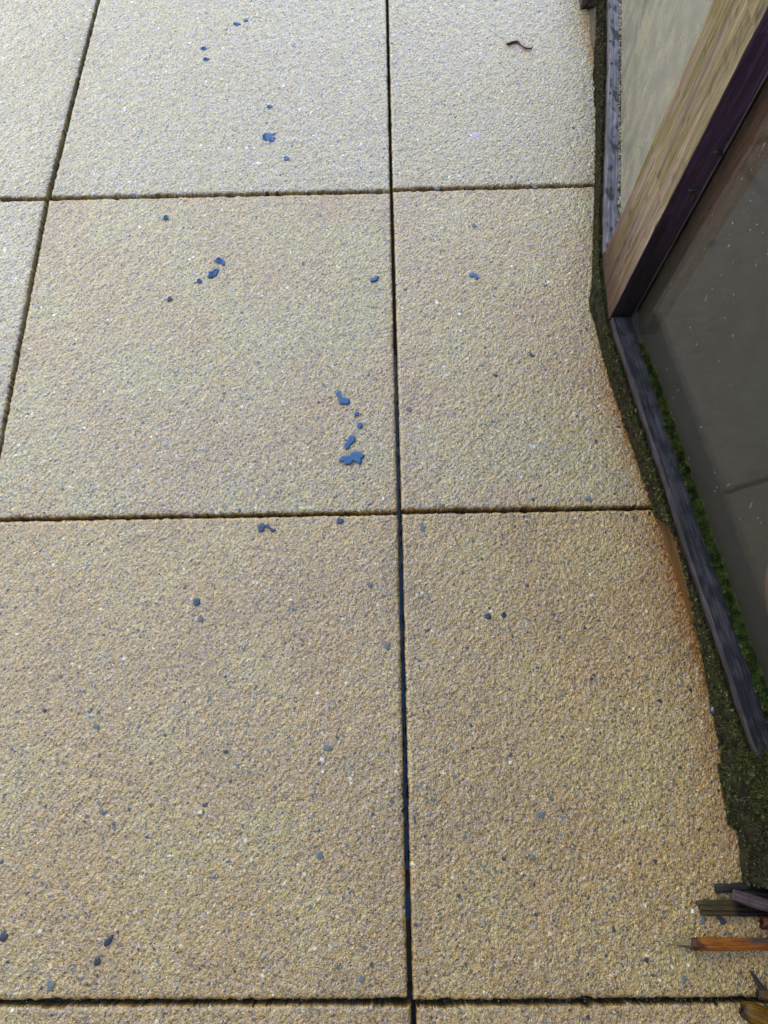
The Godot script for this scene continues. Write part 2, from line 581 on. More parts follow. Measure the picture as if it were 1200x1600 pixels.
func slab(parent: Node3D, tl: Vector2, tr: Vector2, bl: Vector2, br: Vector2, n: int, tone: Color, which: int, turn: int, lift: float) -> MeshInstance3D:
	var cen := (tl + tr + bl + br) / 4.0
	var V := PackedVector3Array()
	var U := PackedVector2Array()
	var C := PackedColorArray()
	var N := PackedVector3Array()
	var I := PackedInt32Array()
	var w := n + 3
	V.resize(w * w)
	U.resize(w * w)
	C.resize(w * w)
	N.resize(w * w)
	var detailed := n > 50
	var side := 0.6
	for i in w:
		var ii := clampi(i - 1, 0, n)
		var t := float(ii) / n
		var left := tl.lerp(bl, t)
		var right := tr.lerp(br, t)
		for j in w:
			var jj := clampi(j - 1, 0, n)
			var s := float(jj) / n
			var q := left.lerp(right, s)
			var d := minf(minf(s, 1.0 - s), minf(t, 1.0 - t)) * side
			var y := lift
			if detailed:
				if d < 0.012:
					var e := (1.0 - d / 0.012)
					var push := (grain_noise.get_noise_2d(q.x * 55.0, q.y * 55.0) * 0.0009 + grain_noise.get_noise_2d(q.x * 160.0, q.y * 160.0) * 0.0007) * e
					push -= smoothstep(0.52, 0.72, grain_noise.get_noise_2d(q.x * 15.0 + 60.0, q.y * 15.0)) * 0.0020 * e
					if minf(s, 1.0 - s) < minf(t, 1.0 - t): push *= 0.30
					q += (q - cen).normalized() * push
					y -= 0.0024 * maxf(0.0, 1.0 - d / 0.0045) * maxf(0.0, 1.0 - d / 0.0045) * (1.0 + 0.8 * grain_noise.get_noise_2d(q.x * 70.0 + 5.0, q.y * 70.0))
				y += grain_noise.get_noise_2d(q.x * 175.0, q.y * 175.0) * 0.00085 + nz.get_noise_2d(q.x * 52.0, q.y * 52.0) * 0.0008
			else:
				y -= 0.004 if d < 0.001 else 0.0
			if i == 0 or j == 0 or i == w - 1 or j == w - 1:
				y = -0.04
			var k := i * w + j
			V[k] = Vector3(q.x - cen.x, y, q.y - cen.y)
			var uv := Vector2(s, t)
			if turn % 2 == 1: uv = Vector2(t, s)
			if turn & 2: uv.x = 1.0 - uv.x
			if turn & 4: uv.y = 1.0 - uv.y
			U[k] = uv * 0.985 + Vector2(0.007, 0.007)
			var c := tone
			if detailed:
				var v := 1.0 + 0.17 * nz.get_noise_2d(q.x * 5.0, q.y * 5.0 + 3.0)
				var warm := 0.055 * nz.get_noise_2d(q.x * 3.5 + 20.0, q.y * 3.5)
				c = Color(c.r * v * (1.0 + warm), c.g * v, c.b * v * (1.0 - warm * 1.6))
				# greyish grime gathers along the joints, in patches
				var gr := clampf(0.5 + 1.6 * nz.get_noise_2d(q.x * 9.0 - 4.0, q.y * 9.0), 0.0, 1.0) * exp(-d / 0.018) * 0.5
				c = c.lerp(Color(c.r * 0.60, c.g * 0.62, c.b * 0.62), gr)
				var st := stain(q.x, q.y)
				if st > 0.01: c = c.lerp(Color(c.r * 0.78, c.g * 0.47, c.b * 0.07), minf(1.0, st * 1.3 * clampf(0.85 + 1.3 * grain_noise.get_noise_2d(q.x * 90.0, q.y * 90.0), 0.25, 1.3)))
				if i == 0 or j == 0 or i == w - 1 or j == w - 1: c = Color(c.r * 0.30, c.g * 0.25, c.b * 0.20)   # earth-stained edge, darkened further for the shade in the joint
			C[k] = c
	for i in w:
		for j in w:
			var du := V[mini(i + 1, w - 1) * w + j] - V[maxi(i - 1, 0) * w + j]
			var dv := V[i * w + mini(j + 1, w - 1)] - V[i * w + maxi(j - 1, 0)]
			N[i * w + j] = du.cross(dv).normalized()
	I.resize((w - 1) * (w - 1) * 6)
	var o := 0
	for i in w - 1:
		for j in w - 1:
			var a := i * w + j
			I[o] = a
			I[o + 1] = a + 1
			I[o + 2] = a + w
			I[o + 3] = a + 1
			I[o + 4] = a + w + 1
			I[o + 5] = a + w
			o += 6
	var arr := []
	arr.resize(Mesh.ARRAY_MAX)
	arr[Mesh.ARRAY_VERTEX] = V
	arr[Mesh.ARRAY_NORMAL] = N
	arr[Mesh.ARRAY_TEX_UV] = U
	arr[Mesh.ARRAY_COLOR] = C
	arr[Mesh.ARRAY_INDEX] = I
	var m := ArrayMesh.new()
	m.add_surface_from_arrays(Mesh.PRIMITIVE_TRIANGLES, arr)
	return put("paving_slab", m, M["slab%d" % which], parent, Vector3(cen.x, 0, cen.y))


func build_paving() -> void:
	var pv := base("paving", Vector3.ZERO)
	pv.set_meta("kind", "structure")
	var grey := Color(1.0, 0.985, 0.95)
	var mid := Color(1.07, 1.04, 0.975)
	var warm := Color(1.01, 0.845, 0.555)  # near rows: yellower slabs, with the dimmer light there tinted in
	var sandy := Color(1.085, 0.935, 0.745)
	var hi := 264
	var slabs := {}
	slabs.al = slab(pv, Vector2(-1.18, -1.53), Vector2(-0.5765, -1.545), Vector2(-1.19, -0.915), Vector2(-0.5925, -0.930), hi, grey, 0, 0, 0.0)
	slabs.am = slab(pv, Vector2(-0.570, -1.545), Vector2(0.0025, -1.545), Vector2(-0.5830, -0.9300), Vector2(0.0105, -0.9455), hi, mid, 1, 1, 0.0006)
	slabs.ar = slab(pv, Vector2(0.0075, -1.545), Vector2(0.61, -1.560), Vector2(0.0152, -0.9480), Vector2(0.61, -0.9660), hi, mid, 0, 2, 0.0014)
	slabs.bl = slab(pv, Vector2(-1.19, -0.909), Vector2(-0.5925, -0.9235), Vector2(-1.175, -0.315), Vector2(-0.5770, -0.332), hi, mid, 1, 3, 0.0)
	slabs.bm = slab(pv, Vector2(-0.5855, -0.9250), Vector2(0.0107, -0.9405), Vector2(-0.5720, -0.3325), Vector2(0.0200, -0.3435), hi, sandy, 0, 5, -0.0006)
	slabs.br = slab(pv, Vector2(0.0157, -0.9430), Vector2(0.61, -0.9612), Vector2(0.0252, -0.3455), Vector2(0.61, -0.3555), hi, sandy, 1, 6, 0.0004)
	slabs.cm = slab(pv, Vector2(-0.5720, -0.3275), Vector2(0.0204, -0.3385), Vector2(-0.5650, 0.2525), Vector2(0.0272, 0.2515), hi, warm, 1, 0, 0.0)
	slabs.cr = slab(pv, Vector2(0.0258, -0.3395), Vector2(0.61, -0.3495), Vector2(0.0330, 0.2525), Vector2(0.625, 0.2480), hi, warm, 0, 7, 0.0004)
	slabs.dm = slab(pv, Vector2(-0.5650, 0.2590), Vector2(0.0310, 0.2575), Vector2(-0.560, 0.852), Vector2(0.036, 0.852), hi, warm, 0, 4, -0.0016)
	slabs.dr = slab(pv, Vector2(0.0368, 0.2590), Vector2(0.63, 0.2545), Vector2(0.042, 0.852), Vector2(0.64, 0.850), hi, warm, 1, 2, -0.0022)
	# the rest of the patio, beyond what the photograph shows
	for ix in range(-4, 3):
		for iz in range(-4, 4):
			if ix >= -2 and ix <= 0 and iz >= -1 and iz <= 2 and not (ix == -2 and iz >= 1):
				continue
			var x0 := ix * 0.602 + 0.024
			var z0 := iz * 0.602 - 0.338 - 0.602
			if ix == 1 or ix == 2:
				if iz < 3: continue
			slab(pv, Vector2(x0, z0), Vector2(x0 + 0.596, z0), Vector2(x0, z0 + 0.596), Vector2(x0 + 0.596, z0 + 0.596), 12, mid, (ix + iz) & 1, (ix * 3 + iz) & 7, 0.0)
	# bigger stones that show in the faces of the slabs
	var stones := [
		["cr", 0.195, 0.059, 11, 10, "chip_slate"], ["cr", 0.181, 0.106, 9, 8, "chip_slate"], ["cm", -0.382, 0.239, 15, 13, "chip_green"], ["cm", -0.078, 0.104, 12, 9, "chip_slate"],
		["cm", -0.072, -0.020, 13, 8, "chip_green"], ["cr", 0.055, -0.318, 14, 12, "chip_slate"], ["br", 0.084, -0.352, 13, 9, "chip_brown"], ["br", 0.154, -0.866, 11, 10, "chip_slate"],
		["br", 0.265, -0.952, 11, 7, "chip_slate"], ["br", 0.093, -0.948, 11, 7, "chip_slate"], ["cm", -0.026, 0.232, 9, 8, "chip_slate"], ["br", 0.298, -0.362, 12, 9, "chip_slate"],
		["cr", 0.288, -0.219, 7, 6, "chip_pale"], ["cr", 0.305, 0.213, 7, 7, "chip_dark"], ["br", 0.175, -0.570, 10, 7, "chip_dark"], ["br", 0.039, -0.510, 11, 10, "chip_brown"],
		["cm", -0.350, 0.056, 8, 6, "chip_slate"], ["cm", -0.373, -0.046, 14, 7, "chip_slate"], ["cm", -0.443, -0.066, 8, 5, "chip_dark"], ["cm", -0.112, -0.158, 9, 5, "chip_slate"],
		["bm", -0.248, -0.538, 8, 6, "chip_slate"], ["cr", 0.361, -0.078, 9, 6, "chip_dark"], ["cr", 0.345, 0.232, 9, 9, "chip_slate"], ["cr", 0.398, 0.172, 14, 11, "chip_dark"],
		["cr", 0.376, 0.172, 9, 11, "chip_slate"], ["br", 0.233, -0.607, 11, 7, "chip_dark"], ["cm", -0.250, -0.185, 11, 9, "chip_brown"], ["ar", 0.232, -1.105, 10, 8, "chip_slate"],
		["ar", 0.131, -1.120, 11, 9, "chip_slate"], ["cm", 0.004, -0.150, 9, 13, "chip_slate"], ["cm", -0.203, -0.015, 8, 6, "chip_dark"], ["cm", -0.021, -0.235, 9, 7, "chip_slate"]]
	for s in stones:
		var holder: MeshInstance3D = slabs[s[0]]
		put("stone_chip", dome(ragged(s[3] * 0.00080, s[4] * 0.00080, 11, 0.45, rng.randf() * 0.8), 0.0009, 0.7, 0.0004, rng.randf() * 9.0), M[s[5]], holder, Vector3(s[1], 0.0006, s[2]) - holder.position)
	var runs := [[Vector2(-0.588, -0.927), Vector2(0.013, -0.943)], [Vector2(0.0146, -0.9457), Vector2(0.38, -0.956)], [Vector2(-0.575, -0.330), Vector2(0.020, -0.341)], [Vector2(0.025, -0.3425), Vector2(0.39, -0.3475)],
		[Vector2(-0.56, 0.256), Vector2(0.028, 0.2548)], [Vector2(0.034, 0.2565), Vector2(0.43, 0.2535)], [Vector2(-0.574, -1.5), Vector2(-0.589, -0.93)], [Vector2(-0.589, -0.92), Vector2(-0.576, -0.34)], [Vector2(0.005, -1.5), Vector2(0.013, -0.95)]]
	var grit := MultiMesh.new()
	grit.transform_format = MultiMesh.TRANSFORM_3D
	grit.use_colors = true
	grit.mesh = dome(ragged(1.0, 0.75, 8, 0.4), 0.55)
	grit.instance_count = 2600
	for k in 2600:
		var run: Array = runs[k % runs.size()]
		var at: Vector2 = run[0].lerp(run[1], rng.randf())
		var clump := nz.get_noise_2d(at.x * 14.0, at.y * 14.0)
		var size := rng.randf_range(0.0010, 0.0022) * (1.0 + maxf(0.0, clump))
		var y := -0.0185 + 0.008 * clump + rng.randf() * 0.005
		if rng.randf() < 0.012: y = 0.0004
		var across := rng.randfn(0.0, 0.0016) if y < 0.0 else rng.randfn(0.0, 0.006)
		var d: Vector2 = (run[1] - run[0]).normalized().orthogonal()
		grit.set_instance_transform(k, Transform3D(Basis.from_euler(Vector3(rng.randf(), rng.randf() * TAU, rng.randf())).scaled(Vector3.ONE * size), Vector3(at.x + d.x * across, minf(y, 0.0006), at.y + d.y * across)))
		var v := rng.randf_range(0.5, 1.4)
		var q := rng.randf()
		grit.set_instance_color(k, Color(0.16 * v, 0.125 * v, 0.075 * v) if q < 0.5 else (Color(0.045 * v, 0.04 * v, 0.032 * v) if q < 0.85 else Color(0.05 * v, 0.06 * v, 0.02 * v)))
	var gi := MultiMeshInstance3D.new()
	gi.name = "joint_grit"
	gi.multimesh = grit
	gi.material_override = M.moss
	gi.set_meta("kind", "stuff")
	add_child(gi, true)
	# water standing in the long joint
	var rows := []
	for i in 120:
		var z := -0.62 + 0.86 * i / 119.0
		var x := 0.0175 + 0.0115 * (z + 0.58) / 0.84
		var y := -0.0200 + 0.0030 * nz.get_noise_2d(z * 9.0, 3.0) + 0.0012 * nz.get_noise_2d(z * 60.0, 8.0)
		var row := []
		for j in 5:
			row.append(Vector3(x + (j - 2) * 0.0022, y + 0.0006 * nz.get_noise_2d(z * 150.0, j * 2.0), z))
		rows.append(row)
	var wt := put("water", sheet(rows, [], []), M.water)
	wt.set_meta("kind", "structure")


# =====================================================================  the greenhouse

func along_line(a: Vector3, b: Vector3, step: float) -> Array:
	var out := []
	var n := maxi(2, int((b - a).length() / step))
	for k in n + 1: out.append(a.lerp(b, float(k) / n))
	return out


func bare(z: float) -> float:          # how far up the board, from the ground, the moss has come off
	var b := 0.0
	b = maxf(b, 0.86 * smoothstep(-0.345, -0.295, z) * (1.0 - smoothstep(-0.27, -0.055, z)))
	b = maxf(b, 0.16 * smoothstep(-0.62, -0.5, z) * (1.0 - smoothstep(-0.34, -0.30, z)))
	b = maxf(b, 0.30 * smoothstep(0.070, 0.076, z) * (1.0 - 0.35 * smoothstep(0.09, 0.13, z)))
	b = maxf(b, 0.55 * smoothstep(-1.42, -1.38, z) * (1.0 - smoothstep(-1.34, -1.20, z)))
	return clampf(b + (0.05 * nz.get_noise_1d(z * 60.0) if b > 0.02 else 0.0), 0.0, 1.0)


func board_point(z: float, t: float, off: float) -> Vector3:
	var f := at_foot(z)
	var y := lerpf(-0.004, RAIL_TOP - RAIL_THICK * 0.55, t)
	return Vector3(lerpf(f.x, f.y + 0.001, t) - off, y, z)


func build_greenhouse() -> void:
	var gh := base("timber_greenhouse", Vector3.ZERO)
	tag(gh, "weathered timber greenhouse with dirty glass panes and a mossy base board, right of the slabs", "greenhouse")
	# base board: bare orange wood, with a body behind it
	var rows := []
	var uvs := []
	var cols := []
	var z := -1.66
	while z <= 0.1341:
		var row := []
		var ru := []
		var rc := []
		for k in 13:
			var t := float(k) / 10.0
			var p: Vector3
			if k <= 10: p = board_point(z, t, nz.get_noise_2d(t * 9.0, z * 14.0) * 0.0012)
			else: p = board_point(z, 0.97, -0.010 * (k - 10))
			row.append(p)
			ru.append(Vector2(p.y * 1.6 + 0.02, z))
			var v := 0.8 + 0.35 * nz.get_noise_2d(t * 7.0, z * 6.0)
			var c := Color(0.30 * v, 0.15 * v, 0.042 * v)
			if z < -0.9: c = Color(0.26 * v, 0.19 * v, 0.12 * v)
			if z > 0.06: c = Color(0.42 * v, 0.25 * v, 0.09 * v)
			rc.append(c)
		rows.append(row)
		uvs.append(ru)
		cols.append(rc)
		z += 0.006
	put("base_board", sheet(rows, uvs, cols, false, null, Vector3(-1, 0.2, 0)), M.wood, gh)
	var endc := []
	for k in 2:
		var row := []
		for j in 11:
			var p := board_point(0.1335, float(j) / 10.0, 0.0)
			row.append(p if k == 0 else Vector3(0.62, p.y, 0.1335))
		endc.append(row)
	var ecol := []
	for k in 2:
		var row := []
		for j in 11: row.append(Color(0.05, 0.035, 0.02))
		ecol.append(row)
	put("board_end", sheet(endc, [], ecol, false, null, Vector3(0, 0, 1)), M.moss, gh)
	# moss skin over the board
	rows = []
	cols = []
	z = -1.66
	while z <= 0.1341:
		var row := []
		var rc := []
		var b := bare(z)
		for k in 23:
			var t := float(k) / 20.0
			var lump := nz.get_noise_3d(z * 70.0, t * 4.5, 2.0) * 0.0042 + nz.get_noise_3d(z * 210.0, t * 12.0, 6.0) * 0.0018
			var on := smoothstep(b - 0.02, b + 0.10, t) if b > 0.03 else 1.0
			if z > -0.3: lump *= 1.7
			var off := lerpf(-0.003, 0.0030 + lump + 0.004 * sin(PI * minf(t, 1.0)), on)
			if z > -0.01:     # past the end of the rail the moss swells into a cushion
				off += 0.006 * smoothstep(-0.01, 0.03, z)
			if z > -0.76 and z < -0.62: off += 0.004 * sin((z + 0.76) / 0.14 * PI)
			var p: Vector3
			if k <= 20: p = board_point(z, t, off)
			else:
				p = board_point(z, 1.0, 0.004 - (0.06 if z > -0.008 else 0.010) * (k - 20))
				p.y += (lump * 1.5 + 0.012) if z > -0.008 else -0.001
			row.append(p)
			var v := 0.75 + 0.7 * nz.get_noise_2d(z * 45.0, t * 3.0)
			var g := clampf(0.5 + 1.2 * nz.get_noise_2d(z * 12.0 + 4.0, t * 2.0), 0.0, 1.0)
			rc.append(Color(0.046 * v, 0.034 * v, 0.019 * v).lerp(Color(0.032 * v, 0.036 * v, 0.011 * v), g))
		for q in rc.size(): rc[q] = rc[q] * 0.62
		rows.append(row)
		cols.append(rc)
		z += 0.003
	var skin := put("moss_skin", sheet(rows, [], cols, false, null, Vector3(-1, 0.2, 0)), M.moss, gh)
	skin.set_meta("kind", "stuff")
	moss_tufts(gh)
	# rails
	var rail_tint := func(p: Vector3, n: Vector3) -> Color:
		var v := 0.92 + 0.45 * nz.get_noise_3d(p.x * 26.0, 1.0, p.z * 9.0) + 0.5 * maxf(0.0, nz.get_noise_3d(p.x * 60.0, 9.0, p.z * 32.0))
		var dark := smoothstep(0.02, 0.30, nz.get_noise_3d(p.x * 70.0 + 7.0, 4.0, p.z * 30.0) * 1.5 + (0.16 if p.z > -0.7 else -0.22))
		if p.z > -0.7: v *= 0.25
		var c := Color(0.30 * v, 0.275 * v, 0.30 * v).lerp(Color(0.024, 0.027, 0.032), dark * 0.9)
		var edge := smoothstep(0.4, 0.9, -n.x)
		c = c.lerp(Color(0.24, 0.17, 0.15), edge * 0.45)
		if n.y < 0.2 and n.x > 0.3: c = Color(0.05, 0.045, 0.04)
		return c
	# (rail ends)
	for part in [[-1.66, -0.760, 0.024, 0.027, "bottom_rail"], [-0.635, -0.004, 0.030, 0.029, "bottom_rail"]]:
		var path := []
		var side := []
		var up := []
		var n := int((part[1] - part[0]) / 0.004)
		for k in n + 1:
			var t := float(k) / n
			var zz := lerpf(part[0], part[1], t)
			var w: float = lerpf(part[2], part[3], t)
			path.append(Vector3(at_foot(zz).y + w * 0.5, RAIL_TOP - RAIL_THICK * 0.5, zz))
			side.append(Vector3(w * 0.5, 0, 0))
			up.append(Vector3(0, RAIL_THICK * 0.5, 0))
		var r := put(part[4], beam(path, side, up, 0.0025, 0.0011, rail_tint, part[0], 9), M.wood_damp, gh)
	# corner posts, wide boards on edge
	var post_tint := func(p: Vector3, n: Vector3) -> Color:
		if n.z > 0.55 or n.x > 0.6:  # side faces: their shade painted in over a purple stain, blackest low down
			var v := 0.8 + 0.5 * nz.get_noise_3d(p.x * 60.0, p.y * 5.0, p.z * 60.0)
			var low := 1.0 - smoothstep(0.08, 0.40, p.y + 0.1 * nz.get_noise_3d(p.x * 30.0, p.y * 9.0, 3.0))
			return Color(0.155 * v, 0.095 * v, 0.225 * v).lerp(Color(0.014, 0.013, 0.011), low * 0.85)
		var a := nz.get_noise_3d(p.z * 55.0 + 11.0, p.y * 2.2, p.x * 55.0)
		var b := nz.get_noise_3d(p.z * 30.0 - 6.0, p.y * 5.0, 9.0)
		var v2 := 0.95 + 0.30 * nz.get_noise_3d(p.z * 130.0, p.y * 5.0, 2.0)
		var tan_ := Color(0.54, 0.405, 0.225)
		var pink := Color(0.47, 0.315, 0.275)
		var algae := Color(0.40, 0.315, 0.105)
		var c := tan_.lerp(pink, smoothstep(0.0, 0.30, a) * (0.6 + 0.5 * smoothstep(0.42, 0.62, p.y) + 0.9 * (1.0 - smoothstep(0.16, 0.26, p.y))))
		c = c.lerp(algae, smoothstep(-0.12, 0.22, b) * (1.0 - 0.5 * smoothstep(0.25, 0.6, p.y)) * 0.9)
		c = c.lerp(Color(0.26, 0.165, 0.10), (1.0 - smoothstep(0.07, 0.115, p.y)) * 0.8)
		# soot-dark flecks and a darker foot
		var fleck := smoothstep(0.34, 0.52, nz.get_noise_3d(p.z * 190.0, p.y * 42.0, 5.0))
		c = c.lerp(Color(0.09, 0.07, 0.04), fleck * 0.65)
		c = c.lerp(Color(c.r * 1.05, c.g * 1.02, c.b * 0.55), smoothstep(-0.745, -0.757, p.z) * 0.8)      # algae down the far edge
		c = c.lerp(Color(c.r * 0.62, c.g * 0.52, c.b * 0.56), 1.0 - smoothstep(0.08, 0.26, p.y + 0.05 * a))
		return Color(c.r * v2, c.g * v2, c.b * v2)
	var f1 := Vector3(0.3440, 0.0, -0.6370)
	var f2 := Vector3(0.3485, 0.0, -0.7580)
	var back := Vector3(0.033, 0, 0)
	var mid := (f1 + f2) * 0.5 + back * 0.5
	var pp := along_line(mid + Vector3(0, 0.040, 0), mid + Vector3(0, 1.30, 0), 0.006)
	var ss := []
	var uu := []
	for k in pp.size():
		ss.append((f1 - f2) * 0.5)
		uu.append(back * 0.5)
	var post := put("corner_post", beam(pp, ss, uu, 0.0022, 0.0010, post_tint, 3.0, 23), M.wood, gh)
	for h in [[0.352, 0.372, -0.6365], [0.300, 0.366, -0.6365]]:
		var q := dome(ragged(0.012, 0.008, 10, 0.4), 0.0022)
		var o := put("knot_hole", q, M.black, post, Vector3(h[1], h[0], h[2]))
		o.rotation.x = PI / 2
	var p2 := along_line(Vector3(0.53, 0.03, 0.03), Vector3(0.53, 1.30, 0.03), 0.03)
	ss = []
	uu = []
	for k in p2.size():
		ss.append(Vector3(0.0, 0, 0.035))
		uu.append(Vector3(0.02, 0, 0))
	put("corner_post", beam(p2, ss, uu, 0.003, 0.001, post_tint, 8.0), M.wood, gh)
	var ib := along_line(Vector3(0.4010, 0.05, -0.6345), Vector3(0.4010, 1.25, -0.6345), 0.03)  # batten added behind the glass as the post's brown reflection, fading downwards
	ss = []
	uu = []
	for k in ib.size():
		ss.append(Vector3(0.0, 0, 0.024))
		uu.append(Vector3(0.011, 0, 0))
	put("reflection_strip", beam(ib, ss, uu, 0.002, 0.001, func(p: Vector3, _n): return Color(0.26, 0.105, 0.045).lerp(Color(0.03, 0.022, 0.014), 1.0 - smoothstep(0.10, 0.45, p.y)), 5.0), M.wood, gh)
	# panes, each with its dirt
	pane(gh, Vector3(0.4885, 0.0, -1.66), Vector3(0.3765, 0.0, -0.762), M.film_far, 0.35)
	pane(gh, Vector3(0.3805, 0.0, -0.632), Vector3(0.4835, 0.0, -0.006), M.film_near, 0.1)
	# top rails, out of the picture
	for e in [[Vector3(0.475, 1.28, -1.66), Vector3(0.365, 1.28, -0.765)], [Vector3(0.365, 1.28, -0.63), Vector3(0.50, 1.28, -0.01)]]:
		var path := along_line(e[0], e[1], 0.05)
		ss = []
		uu = []
		for k in path.size():
			ss.append(Vector3(0.02, 0, 0))
			uu.append(Vector3(0, 0.03, 0))
		put("top_rail", beam(path, ss, uu, 0.003, 0.001, rail_tint, 2.0), M.wood, gh)
	# back wall of boards
	for k in 8:
		var bx := BoxMesh.new()
		bx.size = Vector3(0.02, 0.155, 2.3)
		put("back_board", bx, mat(Color(0.11, 0.085, 0.06) * (0.85 + 0.05 * (k % 4)), 0.8), gh, Vector3(1.32 + 0.002 * (k % 2), 0.08 + 0.158 * k, -0.72))
	# unseen opaque roof boards over it, added to darken the inside
	for k in 6:
		var rb := BoxMesh.new()
		rb.size = Vector3(0.172, 0.018, 2.1)
		var x := 0.46 + 0.172 * k
		var ro := put("shade_board", rb, mat(Color(0.10, 0.08, 0.06), 0.8), gh, Vector3(x, 1.34 + 0.022 * k + 0.002 * (k % 2), -0.72))
		ro.rotation.z = 0.12
	# nails in the upper rail
	for v in [[0.418, -1.236], [0.4145, -1.179], [0.403, -1.105]]:
		put("nail_head", dome(ragged(0.0042, 0.0042, 9, 0.2), 0.0012), M.black, gh, Vector3(v[0] - 0.006, RAIL_TOP + 0.0004, v[1] + 0.0))
	# crumbling putty between the upper rail and its pane
	var bits := MultiMesh.new()
	bits.transform_format = MultiMesh.TRANSFORM_3D
	bits.use_colors = true
	bits.mesh = dome(ragged(1.0, 0.8, 8, 0.3), 0.5)
	bits.instance_count = 420
	for k in 420:
		var zz := lerpf(-1.64, -0.775, rng.randf())
		var t := (zz + 1.66) / (1.66 - 0.762)
		var x := lerpf(0.4885, 0.3765, t) - 0.0045 + rng.randfn(0.0, 0.0016)
		var s := rng.randf_range(0.002, 0.0046)
		bits.set_instance_transform(k, Transform3D(Basis.from_euler(Vector3(rng.randf() - 0.5, rng.randf() * TAU, rng.randf() - 0.3)) * Basis.from_scale(Vector3(s, s, s)), Vector3(x, RAIL_TOP + 0.0004, zz)))
		var v := rng.randf_range(0.4, 1.0)
		bits.set_instance_color(k, Color(0.40 * v, 0.33 * v, 0.19 * v) if rng.randf() < 0.55 else Color(0.045, 0.042, 0.03))
	var o := MultiMeshInstance3D.new()
	o.name = "putty_crumbs"
	o.multimesh = bits
	o.material_override = M.moss
	o.set_meta("kind", "stuff")
	gh.add_child(o, true)


func pane(gh: Node3D, a: Vector3, b: Vector3, film_mat: Material, uv_at: float) -> void:
	var d := (b - a).normalized()
	var n := Vector3(d.z, 0, -d.x)
	if n.x > 0: n = -n
	var y0 := 0.050
	var y1 := 1.27
	var box := BoxMesh.new()
	box.size = Vector3((b - a).length(), y1 - y0, 0.004)
	var g := put("glass_pane", box, M.glass, gh, (a + b) * 0.5 + Vector3(0, (y0 + y1) * 0.5, 0))
	g.basis = Basis(d, Vector3.UP, d.cross(Vector3.UP))
	var rows := []
	var uvs := []
	for i in 2:
		var row := []
		var ru := []
		for j in 2:
			row.append(Vector3((j - 0.5) * (b - a).length(), (i - 0.5) * (y1 - y0), (g.basis.inverse() * n).z * 0.0032))
			ru.append(Vector2(uv_at + j * (b - a).length() / 0.42, -i * (y1 - y0) / 0.42))
		rows.append(row)
		uvs.append(ru)
	put("dirt_film", sheet(rows, uvs, [], false, null, g.basis.inverse() * n), film_mat, g)


func tuft_mesh(blades: int, r: RandomNumberGenerator) -> ArrayMesh:
	var st := SurfaceTool.new()
	st.begin(Mesh.PRIMITIVE_TRIANGLES)
	for k in blades:
		var an := TAU * k / blades + r.randf() * 0.8
		var lean := r.randf_range(0.35, 1.0)
		var dir := Vector3(cos(an) * lean, 1.0, sin(an) * lean).normalized()
		var s := Vector3(-sin(an), 0, cos(an)) * 0.17
		var tip := dir * r.randf_range(0.7, 1.1)
		var m := dir * 0.5 + Vector3(0, 0.08, 0)
		for t in [[-s * 0.6, s * 0.6, m + s], [-s * 0.6, m + s, m - s], [m - s, m + s, tip]]:
			for v in t: st.add_vertex(v)
	st.generate_normals()
	return st.commit()


func tufts(called: String, parent: Node3D, mesh_: Mesh, spots: Array) -> void:
	var mm := MultiMesh.new()
	mm.transform_format = MultiMesh.TRANSFORM_3D
	mm.use_colors = true
	mm.mesh = mesh_
	mm.instance_count = spots.size()
	for k in spots.size():
		var s: Array = spots[k]         # place, outward, size, colour
		var up: Vector3 = (s[1] + Vector3(rng.randfn(0, 0.35), rng.randfn(0, 0.35), rng.randfn(0, 0.35))).normalized()
		var x := up.cross(Vector3(0.3, 0.2, 1)).normalized()
		var bs := Basis(x, up, x.cross(up)).rotated(up, rng.randf() * TAU)
		mm.set_instance_transform(k, Transform3D(bs.scaled(Vector3.ONE * s[2]), s[0]))
		mm.set_instance_color(k, s[3])
	var o := MultiMeshInstance3D.new()
	o.name = called
	o.multimesh = mm
	o.material_override = M.moss
	o.set_meta("kind", "stuff")
	parent.add_child(o, true)


